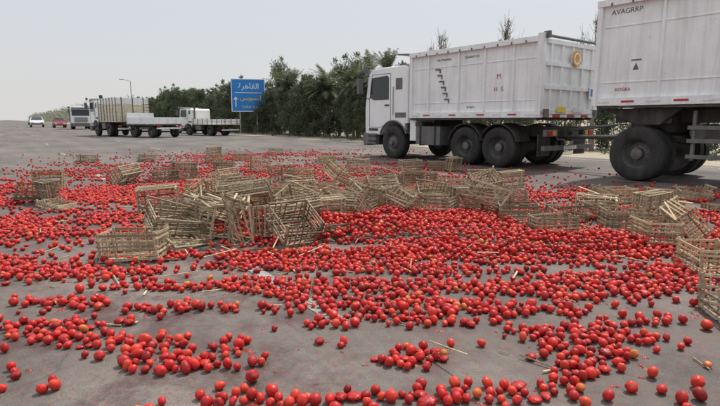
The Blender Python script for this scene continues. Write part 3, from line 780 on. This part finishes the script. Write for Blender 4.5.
for lo,hi,n in((0,3.6,6),(3.6,8,4),(8,99,2)):
    sel=P[(P[:,1]>=lo)&(P[:,1]<hi)]
    if not len(sel): continue
    V,Q=cube_sphere(n); tip=np.clip((V[:,2]-.9)/.1,0,1) if n>=4 else np.zeros(len(V))
    th=np.arctan2(V[:,1],V[:,0]); k=len(sel)
    rad_xy=np.sqrt(np.clip(1-V[:,2]**2,0,1))
    lobes=rng.uniform(0,.08,k)[:,None]*np.cos(th[None]*rng.integers(2,6,k)[:,None]+rng.uniform(0,6,k)[:,None])*rad_xy[None]
    B=np.repeat(V[None],k,0)*(1+lobes)[:,:,None]
    B[:,:,2]-=(.16*np.exp(-((1-V[:,2])/.08)))[None]
    S=np.stack([rng.uniform(.93,1.07,k),rng.uniform(.88,1.05,k),np.where(rng.random(k)<.5,rng.uniform(1.05,1.38,k),rng.uniform(.76,1.0,k))],1)
    B=B*S[:,None,:]
    R=rotm(k); T=np.einsum('kij,kvj->kvi',R,B)*sel[:,3][:,None,None]
    cr=(rng.random(k)<.10); nc=int(cr.sum())
    T[cr]=T[cr]*np.stack([rng.uniform(1.05,1.3,nc),rng.uniform(1.05,1.3,nc),rng.uniform(.45,.75,nc)],1)[:,None,:]*rng.uniform(.86,1.14,(nc,len(V),1))
    mz=T[:,:,2].min(1)
    sink=np.where(sel[:,2]<.05,.005-mz,sel[:,2])
    T[:,:,0]+=sel[:,0][:,None]; T[:,:,1]+=sel[:,1][:,None]; T[:,:,2]+=sink[:,None]
    tint=rng.beta(2.2,1.9,k); tint=np.minimum(tint,.97); tint[rng.random(k)<.005]=1.0; tint[cr]*=.6
    AV.append(T.reshape(-1,3)); AQ.append((Q[None]+ (np.arange(k)*len(V))[:,None,None]).reshape(-1,4)+off); off+=k*len(V)
    AT.append(np.repeat(tint,len(V))); hasc=(rng.random(k)<.55)*1.0; AP.append((hasc[:,None]*tip[None]).ravel())
me=bulk('tomatoes',np.vstack(AV),np.vstack(AQ),['tomato'],{'tint':np.concatenate(AT),'tip':np.concatenate(AP)})
COL.objects.link(bpy.data.objects.new('tomatoes',me))
mb=MB()
n=0
while n<1800:
    x=random.uniform(-5,5);y=random.uniform(2.1,9)
    if abs(x)>y*.75: continue
    if random.random()>min(1,float(mask(np.array([x]),np.array([y]))[0])+.1): continue
    n+=1; r=random.uniform(.004,.017)*(2 if random.random()<.08 else 1); seg=9; st=random.uniform(1,2.4); a0=random.uniform(0,3.14)
    ph=[random.uniform(0,6) for _ in range(3)]
    ring=[];ring2=[]
    for i in range(seg):
        a=2*math.pi*i/seg; rr=r*(1+.3*math.sin(2*a+ph[0])+.2*math.sin(4*a+ph[1])+random.uniform(-.15,.15))
        px,py=rr*math.cos(a)*st,rr*math.sin(a); ca,sa=math.cos(a0),math.sin(a0)
        ring.append((x+px*ca-py*sa,y+px*sa+py*ca,.0045)); ring2.append((x+.6*(px*ca-py*sa),y+.6*(px*sa+py*ca),.007+.25*r*random.random()))
    mb.add(ring+ring2+[(x,y,.008+.2*r)],[(i,(i+1)%seg,seg+(i+1)%seg,seg+i) for i in range(seg)]+[(seg+i,seg+(i+1)%seg,2*seg) for i in range(seg)],'pulp')
mb.obj('tomato_pulp',smooth=True)

# ------------------------------------------------------------------ light, sky, camera
az=math.radians(40); el=math.radians(58)
sd=Vector((math.sin(az)*math.cos(el),math.cos(az)*math.cos(el),math.sin(el)))
L=bpy.data.lights.new('sun','SUN'); L.energy=3.8; L.angle=math.radians(2.5); L.color=(1,.95,.87)
o=bpy.data.objects.new('sun',L); COL.objects.link(o); o.rotation_euler=(-sd).to_track_quat('-Z','Y').to_euler(); o.location=(0,0,50)
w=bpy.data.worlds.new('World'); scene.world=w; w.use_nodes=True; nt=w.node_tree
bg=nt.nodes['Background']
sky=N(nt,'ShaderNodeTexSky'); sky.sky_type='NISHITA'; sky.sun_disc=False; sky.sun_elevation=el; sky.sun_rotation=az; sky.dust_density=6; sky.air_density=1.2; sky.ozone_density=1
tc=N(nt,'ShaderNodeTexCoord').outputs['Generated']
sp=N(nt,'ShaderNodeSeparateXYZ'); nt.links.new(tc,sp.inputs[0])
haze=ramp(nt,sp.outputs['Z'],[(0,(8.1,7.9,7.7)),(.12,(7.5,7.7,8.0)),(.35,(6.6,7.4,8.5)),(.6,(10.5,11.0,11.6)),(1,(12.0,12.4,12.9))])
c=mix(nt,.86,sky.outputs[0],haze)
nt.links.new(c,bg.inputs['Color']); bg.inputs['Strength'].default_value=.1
cam=bpy.data.cameras.new('camera'); cam.lens=26; cam.sensor_width=36; cam.clip_end=9000; cam.clip_start=.05
o=bpy.data.objects.new('camera',cam); COL.objects.link(o); o.location=(0,0,1.25); o.rotation_euler=(math.radians(90-9.07),0,0)
scene.camera=o
scene.view_settings.view_transform='Standard'; scene.view_settings.look='None'; scene.view_settings.exposure=0
